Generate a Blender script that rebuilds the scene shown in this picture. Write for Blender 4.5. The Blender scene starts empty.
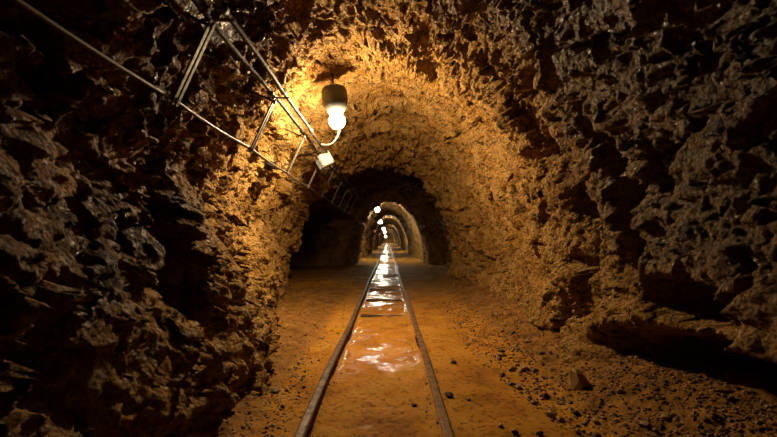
import bpy, bmesh, math, random
import numpy as np
from mathutils import Vector, Matrix

# ------------------------------------------------------------------ camera, world, exposure
F = 420.0                       # focal length in pixels of the 777 x 437 frame
HX, HY = 388.5, 239.0           # vanishing point of the tunnel in the photograph
CAM_Z = 0.80
scene = bpy.context.scene
COL = scene.collection
cam_d = bpy.data.cameras.new('camera')
cam_d.sensor_width = 36.0
cam_d.lens = 36.0 * F / 777.0
cam_d.shift_y = (HY - 218.5) / 777.0
cam_d.clip_start = 0.05
cam_d.clip_end = 300
cam = bpy.data.objects.new('camera', cam_d)
COL.objects.link(cam)
cam.location = (0, 0, CAM_Z)
cam.rotation_euler = (math.radians(90), 0, 0)
scene.camera = cam

world = bpy.data.worlds.new('world')
scene.world = world
world.use_nodes = True
world.node_tree.nodes['Background'].inputs[0].default_value = (0.0, 0.0, 0.0, 1)
world.node_tree.nodes['Background'].inputs[1].default_value = 0.0
scene.view_settings.view_transform = 'Standard'
scene.view_settings.look = 'None'
scene.view_settings.gamma = 1.0
scene.view_settings.use_curve_mapping = False
scene.view_settings.exposure = 0.0
scene.cycles.use_denoising = True
scene.cycles.max_bounces = 5
scene.cycles.diffuse_bounces = 1
scene.cycles.glossy_bounces = 3
scene.cycles.caustics_reflective = False
scene.cycles.caustics_refractive = False

LAMP1_STRENGTH = 940.0
LAMP1_COLOR = (1.0, 0.73, 0.41)
LAMP_FAR_STRENGTH = 520.0
LAMP_FAR_COLOR = (1.0, 0.93, 0.72)

random.seed(7)
rng = np.random.default_rng(11)

# ------------------------------------------------------------------ noise in numpy
def _hash(ix, iy, iz, seed):
    h = (ix.astype(np.uint32) * np.uint32(374761393) + iy.astype(np.uint32) * np.uint32(668265263)
         + iz.astype(np.uint32) * np.uint32(2147483647) + np.uint32((seed * 974711 + 12345) & 0xffffffff))
    h = (h ^ (h >> np.uint32(13))) * np.uint32(1274126177)
    h = (h ^ (h >> np.uint32(15))) * np.uint32(2246822519)
    return h ^ (h >> np.uint32(16))

def _u(h):
    return (h & np.uint32(0xffff)).astype(np.float32) / 65535.0

def vnoise(p, scale, seed=0):
    """smooth value noise in -1..1"""
    q = p / scale
    i = np.floor(q).astype(np.int64)
    f = (q - i).astype(np.float32)
    f = f * f * f * (f * (f * 6 - 15) + 10)
    out = np.zeros(len(p), np.float32)
    for dx in (0, 1):
        wx = f[:, 0] if dx else 1 - f[:, 0]
        for dy in (0, 1):
            wy = f[:, 1] if dy else 1 - f[:, 1]
            for dz in (0, 1):
                wz = f[:, 2] if dz else 1 - f[:, 2]
                out += wx * wy * wz * _u(_hash(i[:, 0] + dx, i[:, 1] + dy, i[:, 2] + dz, seed))
    return out * 2 - 1

def fbm(p, scale, octaves, seed=0, gain=0.5):
    out = np.zeros(len(p), np.float32); a = 1.0
    for k in range(octaves):
        out += a * vnoise(p, scale, seed + 17 * k)
        a *= gain; scale *= 0.5
    return out

def facets(p, scale, seed=0, tilt=1.0):
    """broken-rock noise: every Voronoi cell is a tilted plane; returns height, distance to cell edge"""
    q = (p / scale)
    i = np.floor(q - 0.5).astype(np.int64)
    best = np.full(len(p), 9.0, np.float32); second = best.copy()
    val = np.zeros(len(p), np.float32)
    for dx in (0, 1):
        for dy in (0, 1):
            for dz in (0, 1):
                a, b, c = i[:, 0] + dx, i[:, 1] + dy, i[:, 2] + dz
                h1 = _hash(a, b, c, seed); h2 = _hash(a, b, c, seed + 101); 
                cx = a + 0.5 + 0.8 * (_u(h1) - 0.5)
                cy = b + 0.5 + 0.8 * (_u(h1 >> np.uint32(16)) - 0.5)
                cz = c + 0.5 + 0.8 * (_u(h2) - 0.5)
                ex, ey, ez = (q[:, 0] - cx), (q[:, 1] - cy), (q[:, 2] - cz)
                dd = (ex * ex + ey * ey + ez * ez).astype(np.float32)
                h3 = _hash(a, b, c, seed + 202)
                g1 = _u(h2 >> np.uint32(16)) * 2 - 1; g2 = _u(h3) * 2 - 1; g3 = _u(h3 >> np.uint32(16)) * 2 - 1
                v = (_u(h1 ^ h3) * 2 - 1) * 0.6 + tilt * (ex * g1 + ey * g2 + ez * g3)
                m = dd < best
                second = np.where(m, best, np.minimum(second, dd))
                val = np.where(m, v, val).astype(np.float32)
                best = np.where(m, dd, best)
    edge = np.sqrt(second) - np.sqrt(best)
    return val, edge

def sstep(a, b, x):
    t = np.clip((x - a) / (b - a), 0, 1)
    return t * t * (3 - 2 * t)

# ------------------------------------------------------------------ node helpers / materials
def new_mat(name):
    m = bpy.data.materials.new(name); m.use_nodes = True
    nt = m.node_tree
    b = nt.nodes['Principled BSDF']
    return m, nt, b

def nd(nt, typ, **kw):
    n = nt.nodes.new(typ)
    for k, v in kw.items():
        if k.startswith('_'):
            setattr(n, k[1:], v)
        else:
            n.inputs[k.replace('__', ' ')].default_value = v
    return n

def noise_node(nt, vec, scale, detail=5, rough=0.6, dist=0.0):
    n = nt.nodes.new('ShaderNodeTexNoise')
    n.inputs['Scale'].default_value = scale
    n.inputs['Detail'].default_value = detail
    n.inputs['Roughness'].default_value = rough
    n.inputs['Distortion'].default_value = dist
    nt.links.new(vec, n.inputs['Vector'])
    return n.outputs['Fac']

def ramp(nt, fac, stops):
    r = nt.nodes.new('ShaderNodeValToRGB')
    el = r.color_ramp.elements
    while len(el) < len(stops): el.new(0.5)
    for e, (p, c) in zip(el, stops):
        e.position = p
        e.color = (c, c, c, 1) if isinstance(c, (int, float)) else (*c, 1)
    nt.links.new(fac, r.inputs['Fac'])
    return r.outputs['Color']

def mix(nt, fac, a, b):
    m = nt.nodes.new('ShaderNodeMix'); m.data_type = 'RGBA'
    for sock, v in ((m.inputs['Factor'], fac), (m.inputs['A'], a), (m.inputs['B'], b)):
        if isinstance(v, (int, float)): sock.default_value = v
        elif isinstance(v, tuple): sock.default_value = (*v, 1)
        else: nt.links.new(v, sock)
    return m.outputs['Result']

def math_n(nt, op, a, b=None, c=None, clamp=False):
    m = nt.nodes.new('ShaderNodeMath'); m.operation = op; m.use_clamp = clamp
    for k, v in enumerate((a, b, c)):
        if v is None: continue
        if isinstance(v, (int, float)): m.inputs[k].default_value = v
        else: nt.links.new(v, m.inputs[k])
    return m.outputs[0]

def map_range(nt, v, a, b, c=0.0, d=1.0):
    m = nt.nodes.new('ShaderNodeMapRange'); m.interpolation_type = 'SMOOTHSTEP'
    nt.links.new(v, m.inputs[0])
    for k, x in zip((1, 2, 3, 4), (a, b, c, d)): m.inputs[k].default_value = x
    return m.outputs[0]

def bump(nt, height, strength, dist, normal=None):
    b = nt.nodes.new('ShaderNodeBump')
    b.inputs['Strength'].default_value = strength
    b.inputs['Distance'].default_value = dist
    nt.links.new(height, b.inputs['Height'])
    if normal is not None: nt.links.new(normal, b.inputs['Normal'])
    return b.outputs['Normal']

def rock_material():
    m, nt, b = new_mat('tunnel_rock')
    geo = nt.nodes.new('ShaderNodeNewGeometry')
    pos = geo.outputs['Position']
    sep = nt.nodes.new('ShaderNodeSeparateXYZ'); nt.links.new(pos, sep.inputs[0])
    X, Y, Z = sep.outputs
    # bare rock: grey-brown with dark seams
    n1 = noise_node(nt, pos, 2.2, 8, 0.62, 0.4)
    n2 = noise_node(nt, pos, 14.0, 6, 0.65, 0.2)
    bare = ramp(nt, n1, [(0.30, (0.045, 0.020, 0.008)), (0.45, (0.18, 0.088, 0.034)), (0.57, (0.42, 0.235, 0.10)), (0.68, (0.42, 0.20, 0.06)), (0.80, (0.38, 0.29, 0.19))])
    fine = ramp(nt, n2, [(0.30, 0.30), (0.5, 0.85), (0.70, 1.3)])
    mm = nt.nodes.new('ShaderNodeMix'); mm.data_type = 'RGBA'; mm.blend_type = 'MULTIPLY'; mm.inputs['Factor'].default_value = 1
    nt.links.new(bare, mm.inputs['A']); nt.links.new(fine, mm.inputs['B'])
    bare = mm.outputs['Result']
    # iron-ochre crust in the chamber and low on the walls; its pale tone also paints lamplight
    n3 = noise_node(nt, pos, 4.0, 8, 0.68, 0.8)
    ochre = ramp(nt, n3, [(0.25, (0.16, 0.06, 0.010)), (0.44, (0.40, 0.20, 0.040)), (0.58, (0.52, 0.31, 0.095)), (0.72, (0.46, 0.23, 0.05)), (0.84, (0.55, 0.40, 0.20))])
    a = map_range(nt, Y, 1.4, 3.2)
    a2 = map_range(nt, Y, 6.6, 8.0, 1.0, 0.3)  # less crust past the chamber: the unlit stretch is darkened in colour
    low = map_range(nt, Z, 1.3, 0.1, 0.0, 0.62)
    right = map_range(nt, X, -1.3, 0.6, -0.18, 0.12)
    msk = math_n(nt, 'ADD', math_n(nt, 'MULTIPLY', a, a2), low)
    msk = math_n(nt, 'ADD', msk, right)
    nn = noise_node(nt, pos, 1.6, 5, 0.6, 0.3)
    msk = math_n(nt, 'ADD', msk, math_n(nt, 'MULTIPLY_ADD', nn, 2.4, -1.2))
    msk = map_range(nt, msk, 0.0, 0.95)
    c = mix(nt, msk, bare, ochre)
    # wet grey rock high on the right, close by
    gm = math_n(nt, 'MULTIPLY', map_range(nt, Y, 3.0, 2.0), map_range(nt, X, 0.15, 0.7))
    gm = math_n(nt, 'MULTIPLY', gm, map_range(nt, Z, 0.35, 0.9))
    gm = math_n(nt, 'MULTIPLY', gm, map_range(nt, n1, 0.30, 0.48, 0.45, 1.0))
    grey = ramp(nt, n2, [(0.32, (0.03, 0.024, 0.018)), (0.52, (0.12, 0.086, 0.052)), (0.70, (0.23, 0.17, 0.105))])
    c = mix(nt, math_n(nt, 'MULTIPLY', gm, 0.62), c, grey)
    # dark manganese blotches and seams
    n4 = noise_node(nt, pos, 7.0, 7, 0.7, 1.0)
    dk = ramp(nt, n4, [(0.37, 1.0), (0.43, 0.0)])
    c = mix(nt, math_n(nt, 'MULTIPLY', dk, 0.8), c, (0.018, 0.011, 0.007))
    # fine speckle, painting lit grain and shaded pits into the colour
    n5 = noise_node(nt, pos, 75.0, 4, 0.7)
    spk = ramp(nt, n5, [(0.36, 0.35), (0.50, 1.0), (0.66, 1.2)])
    ms = nt.nodes.new('ShaderNodeMix'); ms.data_type = 'RGBA'; ms.blend_type = 'MULTIPLY'; ms.inputs['Factor'].default_value = 1
    nt.links.new(c, ms.inputs['A']); nt.links.new(spk, ms.inputs['B'])
    c = ms.outputs['Result']
    nt.links.new(c, b.inputs['Base Color'])
    r = noise_node(nt, pos, 26.0, 6, 0.65)
    rr = map_range(nt, r, 0.32, 0.56, 0.26, 0.88)
    rr = math_n(nt, 'ADD', rr, math_n(nt, 'MULTIPLY', msk, 0.2), clamp=True)
    rr = math_n(nt, 'SUBTRACT', rr, math_n(nt, 'MULTIPLY', gm, 0.28), clamp=True)
    rr = math_n(nt, 'MAXIMUM', rr, 0.16)
    nt.links.new(rr, b.inputs['Roughness'])
    nt.links.new(math_n(nt, 'MULTIPLY_ADD', gm, 0.12, 0.28), b.inputs['Specular IOR Level'])
    h1 = noise_node(nt, pos, 34.0, 8, 0.75, 0.4)
    vo = nt.nodes.new('ShaderNodeTexVoronoi'); vo.inputs['Scale'].default_value = 55.0
    nt.links.new(pos, vo.inputs['Vector'])
    hh = math_n(nt, 'MULTIPLY_ADD', vo.outputs['Distance'], 0.6, h1)
    nt.links.new(bump(nt, hh, 1.0, 0.036), b.inputs['Normal'])
    return m

def mud_material():
    m, nt, b = new_mat('ochre_mud')
    geo = nt.nodes.new('ShaderNodeNewGeometry'); pos = geo.outputs['Position']
    wet = nt.nodes.new('ShaderNodeAttribute'); wet.attribute_name = 'wet'
    W = wet.outputs['Fac']
    n1 = noise_node(nt, pos, 3.0, 7, 0.6, 0.5)
    dry = ramp(nt, n1, [(0.30, (0.26, 0.10, 0.008)), (0.5, (0.43, 0.19, 0.018)), (0.70, (0.47, 0.25, 0.04))])
    n2 = noise_node(nt, pos, 38.0, 5, 0.6)
    sp = ramp(nt, n2, [(0.34, 0.35), (0.48, 1.0)])
    mm = nt.nodes.new('ShaderNodeMix'); mm.data_type = 'RGBA'; mm.blend_type = 'MULTIPLY'; mm.inputs['Factor'].default_value = 1
    nt.links.new(dry, mm.inputs['A']); nt.links.new(sp, mm.inputs['B'])
    wetc = ramp(nt, n1, [(0.35, (0.34, 0.125, 0.006)), (0.58, (0.50, 0.21, 0.014)), (0.70, (0.52, 0.30, 0.08))])
    rub = nt.nodes.new('ShaderNodeAttribute'); rub.attribute_name = 'rubble'
    n6 = noise_node(nt, pos, 7.0, 6, 0.65)
    dirt = ramp(nt, n6, [(0.32, (0.07, 0.032, 0.009)), (0.52, (0.21, 0.10, 0.025)), (0.7, (0.34, 0.17, 0.04))])
    rf = map_range(nt, math_n(nt, 'ADD', rub.outputs['Fac'], math_n(nt, 'MULTIPLY_ADD', n6, 1.4, -0.7)), 0.3, 0.9, 0.0, 0.85)
    drier = mix(nt, rf, mm.outputs['Result'], dirt)
    c = mix(nt, W, drier, wetc)
    nt.links.new(c, b.inputs['Base Color'])
    n3 = noise_node(nt, pos, 6.0, 4, 0.6)
    wr = map_range(nt, n3, 0.44, 0.56, 0.10, 0.75)
    mr = nt.nodes.new('ShaderNodeMix'); mr.data_type = 'FLOAT'
    nt.links.new(W, mr.inputs['Factor']); mr.inputs['A'].default_value = 0.85; nt.links.new(wr, mr.inputs['B'])
    nt.links.new(mr.outputs['Result'], b.inputs['Roughness'])
    nt.links.new(math_n(nt, 'MULTIPLY_ADD', W, 0.22, 0.10), b.inputs['Specular IOR Level'])
    h1 = noise_node(nt, pos, 45.0, 5, 0.6)
    st = math_n(nt, 'MULTIPLY_ADD', W, -0.6, 1.0)
    h = math_n(nt, 'MULTIPLY', h1, st)
    h2 = noise_node(nt, pos, 9.0, 3, 0.5, 0.4)
    h = math_n(nt, 'MULTIPLY_ADD', h2, 0.35, h)
    nt.links.new(bump(nt, h, 0.8, 0.012), b.inputs['Normal'])
    return m

def simple_mat(name, col, rough, metal=0.0, col2=None, scale=30.0, bumpd=0.0, spec=0.5):
    m, nt, b = new_mat(name)
    tc = nt.nodes.new('ShaderNodeNewGeometry'); pos = tc.outputs['Position']
    n = noise_node(nt, pos, scale, 5, 0.6, 0.3)
    c2 = col2 if col2 else tuple(x * 0.5 for x in col)
    nt.links.new(ramp(nt, n, [(0.35, c2), (0.6, col)]), b.inputs['Base Color'])
    nt.links.new(map_range(nt, n, 0.3, 0.7, min(1, rough + 0.12), max(0.02, rough - 0.1)), b.inputs['Roughness'])
    b.inputs['Metallic'].default_value = metal
    b.inputs['Specular IOR Level'].default_value = spec
    if bumpd: nt.links.new(bump(nt, n, 0.7, bumpd), b.inputs['Normal'])
    return m

def emit_mat(name, col, strength):
    m, nt, b = new_mat(name)
    b.inputs['Base Color'].default_value = (0.9, 0.9, 0.85, 1)
    b.inputs['Emission Color'].default_value = (*col, 1)
    b.inputs['Emission Strength'].default_value = strength
    return m

M_ROCK = rock_material()
M_MUD = mud_material()
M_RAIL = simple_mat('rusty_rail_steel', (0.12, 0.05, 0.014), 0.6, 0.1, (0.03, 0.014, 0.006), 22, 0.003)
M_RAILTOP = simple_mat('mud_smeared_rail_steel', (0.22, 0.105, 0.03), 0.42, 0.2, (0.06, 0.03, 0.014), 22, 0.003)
M_STEEL = simple_mat('galvanised_steel', (0.17, 0.14, 0.10), 0.55, 0.3, (0.085, 0.065, 0.045), 40)
M_PIPE = simple_mat('dull_conduit', (0.055, 0.043, 0.032), 0.6, 0.05, (0.025, 0.019, 0.014), 40)
M_CABLE = simple_mat('grey_cable_sheath', (0.09, 0.072, 0.053), 0.5, 0.0, (0.07, 0.05, 0.035), 40)
M_WHITE = simple_mat('white_cable_sheath', (0.80, 0.76, 0.68), 0.4, 0.0, (0.66, 0.6, 0.5), 40)
M_BOX = simple_mat('pale_grey_box_plastic', (0.72, 0.70, 0.64), 0.4, 0.0, (0.5, 0.47, 0.4), 25)
M_BLACK = simple_mat('black_fitting', (0.030, 0.028, 0.026), 0.45, 0.0, (0.015, 0.014, 0.013), 30)
M_HOLDER_SHADOW = simple_mat('dark_holder_and_shadow', (0.035, 0.036, 0.036), 0.5, 0.0, (0.03, 0.028, 0.026), 20)  # lamp holders, and the added body for the shadow above the nearest lamp
M_WOOD = simple_mat('sodden_sleeper_wood', (0.07, 0.034, 0.012), 0.8, 0.0, (0.025, 0.013, 0.006), 18, 0.006, 0.2)
M_STONE = [simple_mat('ochre_stone', (0.36, 0.20, 0.07), 0.6, 0, (0.20, 0.10, 0.03), 20, 0.004),
           simple_mat('brown_stone', (0.26, 0.13, 0.045), 0.55, 0, (0.08, 0.04, 0.016), 20, 0.004),
           simple_mat('dark_stone', (0.05, 0.032, 0.02), 0.45, 0, (0.022, 0.014, 0.01), 20, 0.004),
           simple_mat('tan_stone', (0.46, 0.31, 0.13), 0.6, 0, (0.32, 0.18, 0.06), 20, 0.004)]
M_BULB1 = emit_mat('lit_warm_globe', LAMP1_COLOR, LAMP1_STRENGTH)
M_BULBF = emit_mat('lit_white_globe', LAMP_FAR_COLOR, LAMP_FAR_STRENGTH)

# ------------------------------------------------------------------ object helpers
def mesh_obj(name, verts, faces, mat, parent=None, smooth=True):
    me = bpy.data.meshes.new(name)
    me.from_pydata([tuple(v) for v in verts], [], [tuple(f) for f in faces])
    me.materials.append(mat)
    if smooth: me.shade_smooth()
    o = bpy.data.objects.new(name, me); COL.objects.link(o)
    if parent: o.parent = parent
    return o

def bm_obj(name, bm, mat, parent=None, smooth=False):
    bmesh.ops.recalc_face_normals(bm, faces=bm.faces)
    me = bpy.data.meshes.new(name); bm.to_mesh(me); bm.free()
    me.materials.append(mat)
    if smooth: me.shade_smooth()
    o = bpy.data.objects.new(name, me); COL.objects.link(o)
    if parent: o.parent = parent
    return o

def tag(o, label=None, cat=None, group=None, kind=None):
    if label: o['label'] = label
    if cat: o['category'] = cat
    if group: o['group'] = group
    if kind: o['kind'] = kind
    return o

def empty(name, loc=(0, 0, 0), label=None, cat=None, group=None):
    o = bpy.data.objects.new(name, None); o.empty_display_size = 0.1
    o.location = loc; COL.objects.link(o)
    return tag(o, label, cat, group)

def frame_for(t):
    t = Vector(t).normalized()
    up = Vector((0, 0, 1)) if abs(t.z) < 0.9 else Vector((1, 0, 0))
    a = t.cross(up).normalized(); b = a.cross(t).normalized()
    return a, b

def add_tube(bm, pts, r, seg=8, cap=True):
    pts = [Vector(p) for p in pts]
    rings = []
    a = b = None
    for k, p in enumerate(pts):
        t = (pts[min(k + 1, len(pts) - 1)] - pts[max(k - 1, 0)]).normalized()
        if a is None: a, b = frame_for(t)
        else:
            a = (a - t * a.dot(t)).normalized(); b = t.cross(a) * -1
            b = b.normalized()
        rr = r[k] if hasattr(r, '__len__') else r
        rings.append([bm.verts.new(p + a * (rr * math.cos(2 * math.pi * j / seg)) + b * (rr * math.sin(2 * math.pi * j / seg))) for j in range(seg)])
    for k in range(len(rings) - 1):
        for j in range(seg):
            bm.faces.new((rings[k][j], rings[k][(j + 1) % seg], rings[k + 1][(j + 1) % seg], rings[k + 1][j]))
    if cap:
        bm.faces.new(rings[0]); bm.faces.new(rings[-1][::-1])

def add_box(bm, center, size, rot=None, bev=0.0):
    r = bmesh.ops.create_cube(bm, size=1.0)
    vs = r['verts']
    M = Matrix.Translation(Vector(center)) @ (rot.to_4x4() if rot is not None else Matrix()) @ Matrix.Diagonal((*size, 1))
    bmesh.ops.transform(bm, matrix=M, verts=vs)
    if bev:
        es = list({e for v in vs for e in v.link_edges})
        bmesh.ops.bevel(bm, geom=es, offset=bev, segments=2, affect='EDGES', profile=0.5)

def add_lathe(bm, prof, seg=20, M=None):
    """prof: list of (radius, z); revolved about z"""
    rings = []
    for r, z in prof:
        ring = []
        for j in range(seg):
            v = Vector((r * math.cos(2 * math.pi * j / seg), r * math.sin(2 * math.pi * j / seg), z))
            ring.append(bm.verts.new(M @ v if M is not None else v))
        rings.append(ring)
    for k in range(len(rings) - 1):
        for j in range(seg):
            bm.faces.new((rings[k][j], rings[k][(j + 1) % seg], rings[k + 1][(j + 1) % seg], rings[k + 1][j]))
    bm.faces.new(rings[0][::-1]); bm.faces.new(rings[-1])

# ------------------------------------------------------------------ the tunnel: profile along its length
FAR0 = 13.0
T_D = np.array([-1.6, 1.0, 2.2, 2.9, 3.4, 4.1, 5.5, 6.6, 7.2, 7.5, 8.3, 12.3, 13.0, 13.4, 15.0])
T_WL = np.array([1.37, 1.37, 1.38, 1.44, 1.52, 1.58, 1.55, 1.62, 1.66, 1.60, 1.45, 1.40, 1.08, 1.06, 1.10])
T_WR = np.array([1.30, 1.30, 1.29, 1.28, 1.30, 1.38, 1.40, 1.32, 1.18, 1.25, 1.75, 1.75, 1.28, 1.26, 1.30])
T_H = np.array([2.36, 2.34, 2.30, 2.34, 2.42, 2.46, 2.38, 2.22, 2.06, 2.12, 2.36, 2.34, 1.96, 2.0, 2.25])
LIPS = [19.0, 23.0, 31.5, 36.5, 47.0, 53.0, 67.0, 73.0]

def far_lip(d):
    g = np.zeros_like(d)
    for k, L in enumerate(LIPS):
        w = 0.5 + 0.02 * L
        g = np.maximum(g, np.exp(-((d - L) / w) ** 2))
    return g

def profile(d):
    Wl = np.interp(d, T_D, T_WL); Wr = np.interp(d, T_D, T_WR); H = np.interp(d, T_D, T_H)
    g = far_lip(d)
    return Wl - 0.16 * g, Wr - 0.14 * g, H - 0.16 * g

Z_BASE = -0.35
def wall_grid(dd, ss):
    D, S = np.meshgrid(dd, ss, indexing='ij')
    Wl, Wr, H = profile(D)
    th = np.pi * (1 - S)
    c, s = np.cos(th), np.sin(th)
    e = 0.93
    ce = np.sign(c) * np.abs(c) ** e
    x = np.where(c < 0, Wl, Wr) * ce
    z = Z_BASE + (H - Z_BASE) * np.abs(s) ** e
    # inward normal in the cross-section
    dx = np.gradient(x, axis=1); dz = np.gradient(z, axis=1)
    L = np.sqrt(dx * dx + dz * dz) + 1e-9
    nx, nz = dz / L, -dx / L
    P = np.stack([x, D, z], -1).reshape(-1, 3)
    N = np.stack([nx, np.zeros_like(nx), nz], -1).reshape(-1, 3)
    x = P[:, 0]; d = P[:, 1]; z = P[:, 2]
    sflat = S.reshape(-1)
    left = x < 0
    # ---- large forms
    bul = np.interp(d, [-1.6, 1.0, 1.7, 2.2, 3.0, 3.8, 4.6, 5.6, 6.6], [0.26, 0.46, 0.56, 0.66, 0.60, 0.46, 0.32, 0.12, 0.0])
    hb = np.interp(z, [-0.4, 0.1, 0.55, 1.15], [1.0, 1.0, 0.62, 0.0])
    push = np.where(left, bul * hb, 0.0)
    P[:, 0] += push
    # talus foot on the right
    br = np.interp(d, [-1.6, 1.2, 2.2, 2.9, 4.0, 6.0, 7.0], [0.0, 0.0, 0.10, 0.16, 0.16, 0.14, 0.05])
    P[:, 0] -= np.where(~left, br * np.interp(z, [-0.4, 0.0, 0.5], [1, 1, 0.0]), 0.0)
    # side passage opening low on the left, recess on the right
    op = sstep(6.85, 7.35, d) * (1 - sstep(11.9, 12.6, d)) * (1 - sstep(1.30, 1.62, z + 0.10 * (d - 9.5) * 0.3))
    P[:, 0] -= np.where(left, op * 2.7, 0.0)
    # undercut hollow and hollow pocket in the right wall close to the camera
    q = ((d - 1.75) / 0.55) ** 2 + ((z - 0.23 - 0.05 * (1.75 - d)) / 0.15) ** 2
    P[:, 0] += np.where(~left, 0.55 * np.exp(-q ** 2), 0.0)
    q = ((d - 1.78) / 0.22) ** 2 + ((z - 0.53) / 0.10) ** 2
    P[:, 0] += np.where(~left, 0.38 * np.exp(-q ** 2), 0.0)
    cnoise = fbm(P.astype(np.float32), 0.4, 3, 888)
    # tall clefts: right wall (two) and left wall (two)
    for (sd, d0, tilt, z0, z1, w, dep) in ((1, 2.55, 0.28, 0.75, 1.45, 0.05, 0.20), (1, 2.15, 0.22, 0.7, 1.5, 0.06, 0.24),
                                            (-1, 2.75, -0.12, 0.55, 1.5, 0.10, 0.34), (-1, 2.0, 0.10, 0.35, 1.3, 0.10, 0.26),
                                            (1, 3.55, 0.25, 0.95, 1.65, 0.04, 0.14)):
        cl = np.exp(-((d - d0 - tilt * (z - 1.1) - 0.11 * cnoise) / w) ** 2) * sstep(z0 - 0.1, z0 + 0.15, z) * (1 - sstep(z1 - 0.15, z1 + 0.1, z))
        P += (-N) * (np.where(left if sd < 0 else ~left, cl * dep, 0.0))[:, None]
    # ---- broken rock relief
    Q = P.copy().astype(np.float32)
    warp = np.stack([vnoise(Q, 0.22, 301 + k) for k in range(3)], -1) * 0.055 + np.stack([vnoise(Q, 0.07, 311 + k) for k in range(3)], -1) * 0.02
    Q = Q + warp
    # bedding runs obliquely: squeeze one direction
    bd = np.array([0.35, 0.55, -0.75], np.float32); bd /= np.linalg.norm(bd)
    Q = Q + (Q @ bd)[:, None] * bd[None] * 0.45
    rb = np.array([0.0, -0.72, 0.69], np.float32)
    Q = Q - (Q @ rb)[:, None] * rb[None] * (0.6 * sstep(-0.2, 0.8, P[:, 0]) * (1 - sstep(4.0, 5.0, d)))[:, None].astype(np.float32)
    chamber = sstep(2.9, 3.7, d) * (1 - sstep(6.5, 7.2, d))
    amp = np.where(left, 1 - 0.10 * chamber, 1 - 0.30 * chamber)
    amp = np.where((sflat > 0.30) & left, amp - 0.15 * chamber, amp)
    amp = amp * (1 - 0.35 * sstep(13, 15, d))
    f1, e1 = facets(Q, 0.62, 1, 1.3)
    f2, e2 = facets(Q, 0.24, 2, 1.8)
    f3, e3 = facets(Q, 0.115, 3, 1.5)
    Q4 = P.astype(np.float32) + 0.35 * warp.astype(np.float32)
    f4, e4 = facets(Q4, 0.056, 4, 1.5)
    f5, e5 = facets(Q4, 0.029, 5, 1.5)
    rough = fbm(P.astype(np.float32), 0.5, 2, 40)
    rm = 0.55 + 0.75 * sstep(-0.5, 0.6, rough)          # some patches far rougher than others
    disp = 0.055 * f1 + rm * (0.044 * f2 + 0.024 * f3 + 0.018 * f4 + 0.009 * f5)
    disp -= rm * 0.035 * (1 - sstep(0.0, 0.12, e2)) * sstep(-0.1, 0.5, vnoise(Q, 0.4, 77))
    disp -= 0.008 * (1 - sstep(0.0, 0.15, e3)) * rm
    pocket = sstep(0.34, 0.6, vnoise(Q, 0.20, 91)) * rm
    disp -= 0.05 * pocket
    disp = disp * amp + 0.05 * fbm(P.astype(np.float32), 1.1, 2, 60)
    Pf = P.astype(np.float32)
    disp += chamber * 0.045 * fbm(Pf, 0.42, 2, 64)
    roof = sstep(0.9, 1.6, z)
    folds = vnoise(np.stack([Pf[:, 0] * 0.45 + 0.25 * Pf[:, 1], Pf[:, 1] * 1.3 + 0.35 * Pf[:, 0], Pf[:, 2] * 0.5], -1), 0.24, 66)
    disp += chamber * roof * 0.045 * (1 - np.abs(folds)) ** 3
    disp += 0.010 * fbm(P.astype(np.float32), 0.06, 2, 63)
    P += N * disp[:, None]
    # lengthwise jitter so that ledges overhang
    P[:, 1] += 0.03 * amp * f3 * (d > 0.8)
    return P

def steps(a, b, s0, s1=None):
    s1 = s1 or s0
    out = [a]
    while out[-1] < b:
        t = (out[-1] - a) / (b - a)
        out.append(out[-1] + s0 + (s1 - s0) * t)
    return out

dd = np.array(steps(-1.6, 1.0, 0.05) + steps(1.012, 4.4, 0.0085, 0.011) + steps(4.415, 7.6, 0.013, 0.016) + steps(7.63, 13.4, 0.03) + steps(13.45, 90, 0.05, 0.7))
dd = np.unique(np.round(dd, 5))
NC = 660
u = np.linspace(0, 1, NC)
ss = u
def pipe_xz(x0, z0):
    def f(y):
        x = np.interp(y, [-1.5, 11.4, 12.6, 13.6, 15, 60], [x0, x0, x0 + 0.20, x0 + 0.27, x0 + 0.22, x0 + 0.22])
        z = np.interp(y, [-1.5, 11.4, 12.6, 13.6, 15, 60], [z0, z0, z0 - 0.10, z0 - 0.11, z0 - 0.06, z0 - 0.06])
        return float(x), float(z)
    return f
def cab_xz(y):
    x = np.interp(y, [-1.5, 11.0, 12.4, 13.4, 60], [-0.955, -0.955, -0.90, -0.80, -0.86])
    z = np.interp(y, [-1.5, 11.0, 12.4, 13.4, 60], [1.425, 1.425, 1.33, 1.28, 1.30])
    return float(x), float(z)
PA, PB = (-0.80, 1.795), (-0.715, 1.80)
def at_pixel(x, y, d):
    return ((x - HX) * d / F, d, CAM_Z + (HY - y) * d / F)
FAR_LAMPS = [(377.3, 209.6, 16.2, 'second lamp along the tunnel, glaring at the mouth of the far passage'),
             (380.4, 222.0, 27.0, 'third lamp along the tunnel, just below right of the second'),
             (383.4, 228.6, 42.0, 'fourth lamp along the tunnel, small and white'),
             (384.6, 232.2, 60.0, 'fifth lamp along the tunnel, tiny'),
             (385.8, 236.6, 80.0, 'farthest tiny lamp at the end of the tunnel')]

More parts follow.
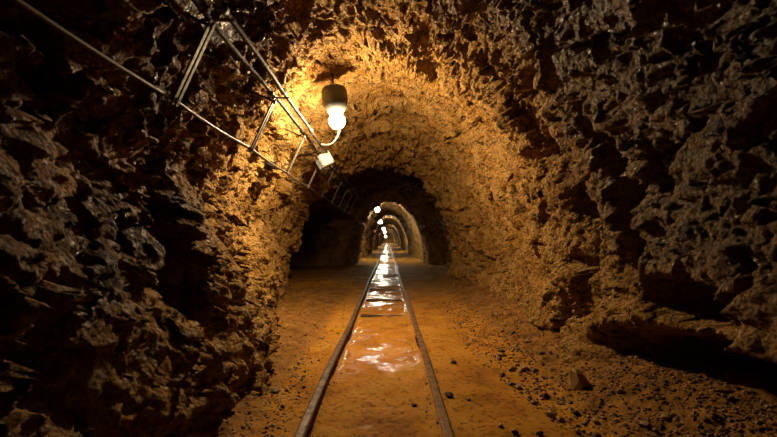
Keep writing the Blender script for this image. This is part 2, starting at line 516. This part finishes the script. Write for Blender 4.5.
def clear_rock(P, fx_fz, y_lo, y_hi, half, gap):
    """cut the rock back where a pipe, cable or lamp passes: radially from the middle of the tunnel"""
    ax, az = 0.05, 0.9
    d = P[:, 1]
    m = np.where((d > y_lo) & (d < y_hi))[0]
    yy = np.linspace(y_lo, y_hi, 400)
    line = np.array([fx_fz(y) for y in yy])
    lx = np.interp(d[m], yy, line[:, 0]) - ax; lz = np.interp(d[m], yy, line[:, 1]) - az
    lr = np.hypot(lx, lz); ux, uz = lx / lr, lz / lr
    vx, vz = P[m, 0] - ax, P[m, 2] - az
    r = np.hypot(vx, vz)
    along = vx * ux + vz * uz
    across = np.abs(vx * uz - vz * ux)
    need = lr + gap - 0.5 * np.clip(across - half * 0.5, 0, 9)
    k = (along > 0) & (across < half) & (r < need)
    f = np.where(k, need / np.maximum(r, 1e-6), 1.0)
    P[m, 0] = ax + vx * f; P[m, 2] = az + vz * f
    return P

P = wall_grid(dd, ss)
for fxz, half, gap in ((pipe_xz(*PA), 0.10, 0.06), (pipe_xz(*PB), 0.10, 0.06), (cab_xz, 0.08, 0.05)):
    P = clear_rock(P, fxz, -1.5, 41.0, half, gap)
for lx_, ly_, ld_, lab_ in FAR_LAMPS:
    lp = at_pixel(lx_, ly_, ld_)
    R_ = 0.07 + 0.0012 * ld_
    P = clear_rock(P, lambda y: (lp[0], lp[2]), ld_ - 0.8, ld_ + 0.8, R_ * 2.6 + 0.12, R_ * 2.4 + 0.06)
P = P.reshape(len(dd), NC, 3)
# where the rock meets the ground on either side, row by row
_low = (P[..., 2] > -0.06) & (P[..., 2] < 0.24)
_mid = NC // 2
FOOT_L = np.where(_low[:, :_mid], P[:, :_mid, 0], -9).max(1)
FOOT_R = np.where(_low[:, _mid:], P[:, _mid:, 0], 9).min(1)
def foot(d, margin):
    k = np.abs(dd - d) < 0.05 + margin
    return FOOT_L[k].max() + margin, FOOT_R[k].min() - margin


def grid_mesh(name, G, mat, flip=False):
    nr, nc = G.shape[:2]
    me = bpy.data.meshes.new(name)
    n = nr * nc
    me.vertices.add(n)
    me.vertices.foreach_set('co', G.reshape(-1).astype(np.float32))
    i = np.arange(nr - 1)[:, None] * nc + np.arange(nc - 1)[None]
    quad = np.stack([i, i + 1, i + nc + 1, i + nc], -1).reshape(-1, 4)
    if flip: quad = quad[:, ::-1]
    nf = len(quad)
    me.loops.add(nf * 4); me.polygons.add(nf)
    me.polygons.foreach_set('loop_start', np.arange(nf, dtype=np.int32) * 4)
    me.polygons.foreach_set('loop_total', np.full(nf, 4, np.int32))
    me.loops.foreach_set('vertex_index', quad.reshape(-1).astype(np.int32))
    me.polygons.foreach_set('use_smooth', np.ones(nf, bool))
    me.update(calc_edges=True)
    me.materials.append(mat)
    o = bpy.data.objects.new(name, me); COL.objects.link(o)
    return o

c1, c2 = int(NC * 0.355), int(NC * 0.645)
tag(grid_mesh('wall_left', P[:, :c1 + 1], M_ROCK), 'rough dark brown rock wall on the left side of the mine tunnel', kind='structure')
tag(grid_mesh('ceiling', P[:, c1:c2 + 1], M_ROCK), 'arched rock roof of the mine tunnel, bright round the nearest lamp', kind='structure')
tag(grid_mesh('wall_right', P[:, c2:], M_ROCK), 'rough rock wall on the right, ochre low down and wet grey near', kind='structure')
# far end of the tunnel
eg = np.stack(np.meshgrid(np.linspace(-1.6, 1.6, 24), np.linspace(-0.4, 2.6, 24), indexing='ij'), -1)
ep = np.zeros((24, 24, 3)); ep[..., 0] = eg[..., 0]; ep[..., 2] = eg[..., 1]
ep[..., 1] = 88.0 + 0.2 * vnoise(ep.reshape(-1, 3).astype(np.float32), 0.5, 5).reshape(24, 24)
tag(grid_mesh('wall_back', ep, M_ROCK), 'rock face closing the far end of the tunnel', kind='structure')

# ------------------------------------------------------------------ the floor
TRACK_X = -0.055
GAUGE = 0.60
def track_x(d):
    return TRACK_X + 0.012 * np.sin(d * 0.55) * np.clip(d - 3, 0, 4) / 4

def floor_z(x, d, want_wet=False):
    x = np.asarray(x, float); d = np.asarray(d, float)
    p = np.stack([x, d, np.zeros_like(x)], -1).reshape(-1, 3).astype(np.float32)
    t = np.abs(p[:, 0] - track_x(p[:, 1]))
    inside = 1 - sstep(0.24, 0.30, t)
    n = fbm(p, 0.6, 3, 501)
    nf = fbm(p, 0.10, 3, 511)
    z_in = -0.040 + 0.011 * n + 0.006 * nf
    lvl = -0.056 + 0.020 * np.maximum(np.exp(-((p[:, 1] - 2.9) / 0.95) ** 2), 0.88 * sstep(2.9, 3.7, p[:, 1]))
    wet_in = inside * sstep(0.004, -0.002, z_in - lvl)
    z_in = np.maximum(z_in, lvl + 0.0012 * vnoise(p, 0.05, 533))
    side_l = np.clip(-0.40 - p[:, 0], 0, 3); side_r = np.clip(p[:, 0] - 0.75, 0, 3)
    near = 1 - sstep(6.5, 7.5, p[:, 1])
    rise = near * (0.10 * sstep(0.1, 0.9, side_l) * sstep(5.5, 2.5, p[:, 1]) + 0.16 * sstep(0.0, 0.6, side_r)) + 0.04 * sstep(0.2, 0.8, np.maximum(side_l, side_r))
    rubble = sstep(0.0, 0.35, np.maximum(side_l, side_r * 1.2))
    z_out = -0.022 + 0.018 * n + (0.003 + 0.012 * rubble) * nf + rise
    z = z_in * inside + z_out * (1 - inside)
    wet = np.clip(wet_in * 1.0 + inside * 0.12, 0, 1) * (1 - 0.0)
    wet = np.maximum(wet, 0.12 * near * (1 - inside) * sstep(0.0, 0.5, vnoise(p, 0.9, 541)) * (1 - rubble))
    z = z.reshape(x.shape); wet = wet.reshape(x.shape)
    return (z, wet, (rubble * near).reshape(x.shape)) if want_wet else z

fx = np.unique(np.round(np.concatenate([np.arange(-4.6, -1.9, 0.12), np.arange(-1.9, 1.9, 0.0125), np.arange(1.9, 2.6, 0.1)]), 4))
fd = np.unique(np.round(np.array(steps(-1.6, 1.2, 0.06) + steps(1.2, 7.6, 0.011, 0.02) + steps(7.6, 90, 0.03, 0.6)), 4))
FX, FD = np.meshgrid(fx, fd, indexing='xy')
FZ, FW, FR = floor_z(FX, FD, True)
fo = grid_mesh('floor', np.stack([FX, FD, FZ], -1), M_MUD)
tag(fo, 'wet ochre mud floor of the tunnel with puddles between the rails', kind='structure')
at = fo.data.attributes.new('wet', 'FLOAT', 'POINT')
at.data.foreach_set('value', FW.reshape(-1).astype(np.float32))
at2 = fo.data.attributes.new('rubble', 'FLOAT', 'POINT')
at2.data.foreach_set('value', FR.reshape(-1).astype(np.float32))

# ------------------------------------------------------------------ rails and sleepers
def rail(name, side, label):
    prof = [(-0.020, 0.022), (-0.014, 0.026), (0.014, 0.026), (0.020, 0.022), (0.020, 0.008), (0.006, 0.002), (0.006, -0.032),
            (0.034, -0.040), (0.034, -0.047), (-0.034, -0.047), (-0.034, -0.040), (-0.006, -0.032), (-0.006, 0.002), (-0.020, 0.008)]
    ys = steps(-1.5, 12, 0.12, 0.2) + steps(12.3, 87, 0.3, 1.5)
    V, Fc = [], []
    n = len(prof)
    for y in ys:
        cx = float(track_x(np.array(y))) + side * GAUGE / 2 + 0.004 * math.sin(y * 2.3 + side)
        zz = 0.004 * math.sin(y * 1.1 + 2 * side)
        for px, pz in prof: V.append((cx + px, y, pz + zz))
    for k in range(len(ys) - 1):
        for j in range(n):
            Fc.append((k * n + j, k * n + (j + 1) % n, (k + 1) * n + (j + 1) % n, (k + 1) * n + j))
    Fc.append(tuple(range(n))); Fc.append(tuple(range((len(ys) - 1) * n, len(ys) * n))[::-1])
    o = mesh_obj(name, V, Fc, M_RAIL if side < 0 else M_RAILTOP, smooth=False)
    tag(o, label, 'rail')
    for yj in (3.35, 8.4):
        cx = float(track_x(np.array(yj))) + side * GAUGE / 2
        for sgn in (-1, 1):
            bm = bmesh.new(); add_box(bm, (cx + sgn * 0.011, yj, -0.013), (0.010, 0.34, 0.026), bev=0.002)
            fp = bm_obj('fish_plate', bm, M_RAIL, o)
            for k in range(4):
                bm = bmesh.new()
                Mx = Matrix.Translation((cx + sgn * 0.016, yj - 0.12 + 0.08 * k, -0.013)) @ Matrix.Rotation(math.pi / 2 * sgn, 4, 'Y')
                add_lathe(bm, [(0.009, 0), (0.009, 0.008), (0.006, 0.010)], 6, Mx)
                bm_obj('bolt', bm, M_RAIL, fp)
    return o
rail('track_rail', -1, 'dark rusty steel rail on the left of the wet trackbed')
rail('track_rail', 1, 'mud-smeared brown steel rail on the right of the wet trackbed')

SLEEPERS = [(4.55, 'short sodden sleeper in the puddle under the bright reflections, nearest one showing', 0.02),
            (5.72, 'dark sleeper edge crossing the wet trackbed, middle one of three showing', -0.015),
            (6.9, 'sodden sleeper crossing the trackbed, farthest of the three showing', 0.01)]
for y, lab, rot in SLEEPERS:
    bm = bmesh.new()
    R = Matrix.Rotation(rot, 3, 'Z')
    add_box(bm, (0, 0, -0.060), (0.50, 0.12, 0.075), R, 0.006)
    for v in bm.verts:
        v.co.z += 0.004 * math.sin(v.co.x * 21) + 0.003 * math.sin(v.co.y * 60 + v.co.x * 9)
    o = bm_obj('sleeper', bm, M_WOOD)
    o.location = (float(track_x(np.array(y))), y, -0.007)
    tag(o, lab, 'sleeper', 'track sleepers')

# ------------------------------------------------------------------ pipes, cable, brackets along the left haunch
def on_line(p0, p1, y):
    t = (y - p0[1]) / (p1[1] - p0[1])
    return tuple(a + (b - a) * t for a, b in zip(p0, p1))

def wavy(xz, ys, amp, seed, sag_at=None, sag=0.0):
    pts = []
    for y in ys:
        x, z = xz(y)
        w = amp * math.sin(y * 2.1 + seed) + amp * 0.6 * math.sin(y * 4.7 + seed * 1.7)
        v = amp * math.cos(y * 1.7 + seed * 2.3)
        if sag_at is not None:
            ph = ((y - sag_at[0]) / sag_at[1]) % 1.0
            v -= sag * 4 * ph * (1 - ph)
        pts.append((x + w, y, z + v))
    return pts

pys = list(np.arange(-1.4, 11.2, 0.16)) + list(np.arange(11.2, 15.2, 0.1)) + list(np.arange(15.4, 40, 0.5))
for nm, (px, pz), lab, sd in (('conduit_pipe', PA, 'dull metal conduit pipe, left one of the pair along the roof', 0.3),
                              ('conduit_pipe', PB, 'dull metal conduit pipe, right one of the pair along the roof', 1.9)):
    bm = bmesh.new()
    add_tube(bm, wavy(pipe_xz(px, pz), pys, 0.006, sd), 0.0135, 8)
    o = bm_obj(nm, bm, M_PIPE, smooth=True)
    tag(o, lab, 'pipe', 'conduit pair along the roof')
    for k in range(9):
        y = 1.32 + 1.03 * k + 0.5
        x, z = pipe_xz(px, pz)(y)
        bm = bmesh.new(); add_tube(bm, [(x, y - 0.022, z), (x, y + 0.022, z)], 0.020, 10)
        bm_obj('coupling', bm, M_PIPE, o, True)

BR_Y = [1.87 + 1.03 * k for k in range(9)]
bm = bmesh.new()
cys = list(np.arange(-1.2, 13.6, 0.1)) + list(np.arange(14, 40, 0.5))
add_tube(bm, wavy(cab_xz, cys, 0.003, 0.5, (1.87, 1.03), 0.012), 0.0085, 8)
tag(bm_obj('power_cable', bm, M_CABLE, smooth=True), 'long grey cable along the left wall under the metal brackets', 'cable')
bm = bmesh.new()
pts = []
for t in np.linspace(0, 1, 22):
    y = 3.86 + t * 1.07
    pts.append((-0.955 - 0.012, y, 1.44 - 0.05 * 4 * t * (1 - t) + 0.0))
pts = [(-0.96, 3.75, 1.50)] + pts + [(-0.945, 5.0, 1.43)]
add_tube(bm, pts, 0.005, 6)
tag(bm_obj('slack_wire', bm, M_STEEL, smooth=True), 'thin slack wire hanging between two brackets below the junction box', 'wire')

BR_LAB = ['large dim metal bracket at upper left, nearest to the viewer', 'metal bracket up left of the lamp, second from the viewer',
          'lit metal bracket just left of the lamp, third from the viewer', 'short lit metal bracket below the junction box']
def bracket(k, y):
    lab = BR_LAB[k] if k < len(BR_LAB) else ['dim metal bracket just past the junction box', 'dim metal bracket, second past the junction box',
          'dim metal bracket above the side passage, third past the junction box', 'dark metal bracket above the side passage, fourth past the junction box',
          'dark metal bracket at the pipe bend, farthest of the row'][k - 4]
    lo = Vector((-0.965, y, 1.40)); hi = Vector((-0.79, y + 0.0, 1.775))
    e = empty('cable_bracket', lo, lab, 'bracket', 'cable brackets along the left wall')
    ax = (hi - lo); L = ax.length; ax.normalize()
    yv = Vector((0, 1, 0)); nrm = ax.cross(yv).normalized()
    if nrm.x < 0: nrm = -nrm                     # towards the middle of the tunnel
    R = Matrix((yv, nrm, ax)).transposed()
    for s in (-1, 1):
        bm = bmesh.new(); add_box(bm, ax * (L / 2) + yv * (s * 0.0165) + nrm * 0.012, (0.021, 0.006, L), R, 0.0015)
        bm_obj('flat_bar', bm, M_STEEL, e)
    bm = bmesh.new(); add_box(bm, ax * (L / 2) + nrm * 0.006, (0.040, 0.004, L * 0.98), R, 0.0)
    bm_obj('back_plate', bm, M_PIPE, e)
    for f in (0.06, 0.94):
        bm = bmesh.new()
        p = ax * (L * f)
        add_tube(bm, [p + nrm * 0.024, p - nrm * 0.55], 0.007, 6)
        rd = bm_obj('anchor_rod', bm, M_PIPE, e)
        bm = bmesh.new()
        Mx = Matrix.Translation(p + nrm * 0.014) @ nrm.to_track_quat('Z', 'Y').to_matrix().to_4x4()
        add_lathe(bm, [(0.014, 0), (0.014, 0.009), (0.011, 0.011)], 6, Mx)
        bm_obj('nut', bm, M_STEEL, rd)
    # saddle under the pipes
    bm = bmesh.new()
    add_box(bm, Vector((-0.7575, y, 1.775)) - lo, (0.15, 0.022, 0.005), None, 0.001)
    bm_obj('pipe_saddle', bm, M_PIPE, e)
    bm = bmesh.new()
    add_tube(bm, [Vector((-0.955, y - 0.02, 1.425)) - lo, Vector((-0.955, y + 0.02, 1.425)) - lo], 0.014, 8)
    bm_obj('cable_clip', bm, M_BLACK, e)
    return e
for k, y in enumerate(BR_Y): bracket(k, y)

# ------------------------------------------------------------------ junction boxes
def junction_box(loc, rotz, tilt, size, label, group=None):
    e = empty('junction_box', loc, label, 'junction box', group)
    e.rotation_euler = (tilt[0], tilt[1], rotz)
    sx, sy, sz = size
    bm = bmesh.new(); add_box(bm, (0, 0, sz / 2), (sx, sy, sz), None, 0.010); bm_obj('box_body', bm, M_BOX, e)
    bm = bmesh.new(); add_box(bm, (0, -sy / 2 - 0.008, sz / 2), (sx * 0.94, 0.018, sz * 0.94), None, 0.005)
    lid = bm_obj('box_lid', bm, M_BOX, e)
    for a in (-1, 1):
        for b in (-1, 1):
            bm = bmesh.new()
            Mx = Matrix.Translation((a * sx * 0.39, -sy / 2 - 0.016, sz / 2 + b * sz * 0.39)) @ Matrix.Rotation(math.pi / 2, 4, 'X')
            add_lathe(bm, [(0.008, 0), (0.008, 0.004), (0.005, 0.005)], 8, Mx)
            bm_obj('screw', bm, M_STEEL, lid)
    for a in (-0.26, 0.26):
        bm = bmesh.new(); add_lathe(bm, [(0.02, 0), (0.02, 0.012), (0.015, 0.014), (0.015, 0.035), (0.010, 0.04)], 8, Matrix.Translation((a * sx, 0, sz - 0.002)))
        bm_obj('cable_gland', bm, M_BLACK, e)
        bm = bmesh.new(); add_lathe(bm, [(0.02, 0), (0.02, 0.012), (0.015, 0.014), (0.015, 0.035), (0.010, 0.04)], 8, Matrix.Translation((a * sx, 0, 0.002)) @ Matrix.Rotation(math.pi, 4, 'X'))
        bm_obj('cable_gland', bm, M_BLACK, e)
    bm = bmesh.new(); add_box(bm, (-sx / 2 - 0.022, 0.0, sz * 0.35), (0.05, sy * 0.9, sz * 0.8), None, 0.006); bm_obj('mounting_clamp', bm, M_BLACK, e)
    return e
junction_box((-0.71, 4.93, 1.655), math.radians(22), (math.radians(-6), math.radians(-28)), (0.155, 0.12, 0.155), 'pale grey cable junction box hanging below the nearest lamp')

# ------------------------------------------------------------------ lamps
def lamp(loc, R, mat, label, axis, ceil, cable_pts=None, shadow_body=True):
    e = empty('mine_lamp', loc, label, 'lamp', 'globe lamps along the roof')
    q = Vector(axis).normalized().to_track_quat('Z', 'Y').to_matrix().to_4x4()    # axis points from globe to its mount
    bm = bmesh.new()
    prof = [(0.001 + R * math.sin(t), -R * math.cos(t)) for t in np.linspace(0.0, math.pi * 0.80, 9)]
    add_lathe(bm, prof, 14, q)
    bm_obj('glass_globe', bm, mat, e, True)
    z0 = R * 0.80
    bm = bmesh.new()
    add_lathe(bm, [(R * 0.62, z0 - 0.004), (R * 0.72, z0), (R * 0.72, z0 + R * 0.3), (R * 0.58, z0 + R * 0.42), (R * 0.52, z0 + R * 1.2), (R * 0.3, z0 + R * 1.35)], 14, q)
    bm_obj('lamp_holder', bm, M_HOLDER_SHADOW, e, False)
    if shadow_body:  # dark body added in place of the holder's shadow on the roof
        bm = bmesh.new()
        add_lathe(bm, [(R * 0.8, R * 0.95), (R * 1.0, R * 1.05), (R * 1.5, R * 1.9), (R * 1.62, R * 2.5), (R * 1.62, R * 3.6), (R * 1.45, R * 4.1), (R * 0.8, R * 4.4)], 20, q)
        bm_obj('lamp_shadow_body', bm, M_HOLDER_SHADOW, e, True)
    bm = bmesh.new()
    a = q @ Vector((0, 0, z0 + R * 1.2))
    add_tube(bm, [a, Vector(ceil) - Vector(loc)], 0.009, 8)
    bm_obj('mounting_rod', bm, M_BLACK, e, True)
    if cable_pts:
        pts = [Vector(p) - Vector(loc) for p in cable_pts]
        # Catmull-Rom through the points
        out = []
        pp = [pts[0]] + pts + [pts[-1]]
        for i in range(1, len(pp) - 2):
            for t in np.linspace(0, 1, 8, endpoint=False):
                p0, p1, p2, p3 = pp[i - 1], pp[i], pp[i + 1], pp[i + 2]
                out.append(0.5 * ((2 * p1) + (p2 - p0) * t + (2 * p0 - 5 * p1 + 4 * p2 - p3) * t * t + (3 * p1 - p0 - 3 * p2 + p3) * t ** 3))
        out.append(pts[-1])
        bm = bmesh.new(); add_tube(bm, out, 0.0095, 8)
        tag(bm_obj('lamp_cable', bm, M_WHITE, e, True), 'white curling lamp cable')
    return e

L1 = at_pixel(337, 121, 3.8)
cable = [at_pixel(339.5, 124, 3.85), at_pixel(339, 133, 4.0), at_pixel(333, 143, 4.2), at_pixel(324, 145, 4.4), at_pixel(316, 141.5, 4.6), at_pixel(313, 143, 4.8), at_pixel(317, 150, 4.92)]
lamp(L1, 0.072, M_BULB1, 'large glaring warm globe lamp with an added dark body for its roof shadow, nearest to the viewer', (-0.10, 0.0, 1.0), (L1[0] - 0.06, L1[1], L1[2] + 0.6), cable)
for i, (x, y, d, lab) in enumerate(FAR_LAMPS):
    p = at_pixel(x, y, d)
    lamp(p, 0.07 + 0.0012 * d, M_BULBF, lab, (-0.5, 0, 1.0), (p[0] - 0.25, p[1], p[2] + 0.5), None, shadow_body=False)
bx = at_pixel(374.6, 217, 15.6)
junction_box(bx, math.radians(10), (0, math.radians(-15)), (0.14, 0.1, 0.14), 'small pale box on the far passage wall beside the second lamp')

# ------------------------------------------------------------------ loose stones and gravel
def stone_mesh(name, seed, sub, mat):
    bm = bmesh.new()
    bmesh.ops.create_icosphere(bm, subdivisions=sub, radius=0.5)
    r = random.Random(seed)
    planes = [(Vector((r.gauss(0, 1), r.gauss(0, 1), r.gauss(0, 1))).normalized(), r.uniform(0.28, 0.42)) for _ in range(9)]
    for v in bm.verts:
        for n, dcut in planes:
            k = v.co.dot(n)
            if k > dcut: v.co -= n * (k - dcut)
    for v in bm.verts: v.co *= r.uniform(0.96, 1.04)
    me = bpy.data.meshes.new(name); bm.to_mesh(me); bm.free(); me.materials.append(mat)
    return me
STONES = {(m, k): stone_mesh('loose_stone', 10 * m + k, 2, M_STONE[m]) for m in range(4) for k in range(4)}

def put_stone(x, y, size, m, label, group=None, sink=0.25, aspect=(1.0, 0.85, 0.7), rot=None, name='loose_stone'):
    o = bpy.data.objects.new(name, STONES[(m, random.randrange(4))]); COL.objects.link(o)
    o.scale = (size * aspect[0], size * aspect[1], size * aspect[2])
    o.rotation_euler = rot if rot else (random.uniform(-0.3, 0.3), random.uniform(-0.3, 0.3), random.uniform(0, 6.28))
    a, b_ = foot(y, size * 0.55)
    x = min(max(x, a), b_)
    z = float(floor_z(np.array([x]), np.array([y]))[0])
    o.location = (x, y, z + size * aspect[2] * (0.5 - sink))
    tag(o, label, 'stone', group)
    return o

def ground(xp, yp, guess=0.0):
    z = guess
    for _ in range(6):
        d = (CAM_Z - z) * F / (yp - HY); x = (xp - HX) * d / F
        z = float(floor_z(np.array([x]), np.array([d]))[0])
    return x, d

SPECIAL = [(522, 370, 9.5, 3, 'pale tan stone standing out of the rubble right of the track'),
           (504, 356, 6, 1, 'brown stone just up left of the pale tan stone'),
           (468, 400, 6, 1, 'single brown stone lying on the bare mud right of the right rail'),
           (449, 397, 11, 2, 'flat dark stone beside the right rail'),
           (454, 363, 7, 2, 'small dark stone by itself on the mud, halfway along the right rail'),
           (414, 406, 7, 2, 'small flat dark stone inside the track near the right rail'),
           (501, 427, 7, 1, 'brown stone at the bottom edge of the bare mud'),
           (510, 385, 7, 2, 'dark stone just below the pale tan stone'),
           (539, 435, 9, 2, 'dark stone at the bottom edge among the right rubble'),
           (515, 434, 9, 2, 'larger dark stone at the bottom edge beside the bare mud'),
           (596, 423, 9, 0, 'ochre stone in the rubble at lower right'),
           (577, 415, 9, 2, 'dark angular stone left of the ochre stone at lower right'),
           (246, 388, 10, 2, 'dark stone at the foot of the left rock buttress'),
           (262, 392, 7, 0, 'ochre stone on the gravel beside the left rock buttress'),
           (304, 388, 5, 2, 'small dark stone against the outside of the left rail')]
for xp, yp, s, m, lab in SPECIAL:
    x, d = ground(xp, yp)
    put_stone(x, d, s * d / F, m, lab, None, 0.22, (1.0, 0.8, 0.62))
# the tan boulder leaning at the foot of the right wall
x, d = ground(593, 380)
b = put_stone(x + 0.03, d, 0.15, 3, 'upright tan block leaning at the foot of the right wall', None, 0.25, (0.75, 0.8, 0.95), (0.1, -0.25, 0.5), 'rock_block')

def scatter(n, xr, dr, smin, smax, label, group, weights):
    k = 0
    while k < n:
        d = random.uniform(*dr); x = random.uniform(*xr(d))
        fa, fb = foot(d, 0.03)
        if not fa < x < fb: continue
        s = smin + (smax - smin) * random.random() ** 2.2
        m = random.choices(range(4), weights)[0]
        put_stone(x, d, s, m, label % ('ochre', 'brown', 'dark', 'pale tan')[m], group, 0.3, (1, random.uniform(0.65, 1), random.uniform(0.5, 0.8)))
        k += 1
scatter(90, lambda d: (0.62 + 0.10 * max(0, 3 - d), 1.22), (1.55, 4.2), 0.022, 0.06, 'small %s stone in the rubble along the foot of the right wall', 'rubble stones at the right wall', (3, 5, 3, 1))
scatter(55, lambda d: (-0.95 - 0.08 * max(0, d - 2.5), -0.48), (1.55, 4.5), 0.018, 0.045, 'small %s stone on the gravel between left rail and left wall', 'gravel stones at the left wall', (4, 5, 3, 1))

def gravel(name, n, fn, smin, smax, mat, label):
    base = bmesh.new(); bmesh.ops.create_icosphere(base, subdivisions=1, radius=0.5)
    bv = np.array([v.co[:] for v in base.verts]); bf = np.array([[v.index for v in f.verts] for f in base.faces]); base.free()
    x, d = fn(n)
    s = smin + (smax - smin) * rng.random(n) ** 3
    z = floor_z(x, d)
    V = np.repeat(bv[None], n, 0) * (1 + 0.35 * (rng.random((n, len(bv), 1)) - 0.5))
    V *= (s[:, None] * np.stack([np.ones(n), 0.6 + 0.4 * rng.random(n), 0.45 + 0.35 * rng.random(n)], -1))[:, None, :]
    a = rng.random(n) * 6.283
    ca, sa = np.cos(a)[:, None], np.sin(a)[:, None]
    X = V[..., 0] * ca - V[..., 1] * sa; Y = V[..., 0] * sa + V[..., 1] * ca
    V = np.stack([X + x[:, None], Y + d[:, None], V[..., 2] + (z + s * 0.12)[:, None]], -1)
    Fc = (bf[None] + (np.arange(n) * len(bv))[:, None, None]).reshape(-1, 3)
    me = bpy.data.meshes.new(name)
    me.from_pydata(V.reshape(-1, 3).tolist(), [], Fc.tolist())
    me.materials.append(mat)
    o = bpy.data.objects.new(name, me); COL.objects.link(o)
    tag(o, label, 'gravel', kind='stuff')

def gl(n):
    d = 1.3 + 5.2 * rng.random(n) ** 1.5
    return -0.42 - (0.75 + 0.10 * (d - 1.3)) * rng.random(n) ** 0.8, d
def gr(n):
    d = 1.3 + 4.2 * rng.random(n) ** 1.4
    lo = 0.55 + 0.10 * np.clip(3.2 - d, 0, 3)
    return lo + (1.45 - lo) * rng.random(n) ** 0.7, d
def gt(n):
    d = 1.4 + 5 * rng.random(n) ** 1.5
    side = np.where(rng.random(n) < 0.6, 1, -1)
    return track_x(d) + side * (0.3 + rng.normal(0, 0.035, n)), d
gravel('gravel', 7000, gl, 0.005, 0.02, M_STONE[0], 'fine ochre gravel strewn between the left rail and the left wall')
gravel('gravel', 900, gl, 0.006, 0.022, M_STONE[2], 'dark grit mixed through the gravel on the left')
gravel('gravel', 8500, gr, 0.006, 0.026, M_STONE[1], 'brown gravel heaped along the foot of the right wall')
gravel('gravel', 1300, gr, 0.007, 0.024, M_STONE[2], 'dark grit mixed through the rubble on the right')
gravel('gravel', 420, gt, 0.006, 0.018, M_STONE[2], 'dark grit lying along both rails')
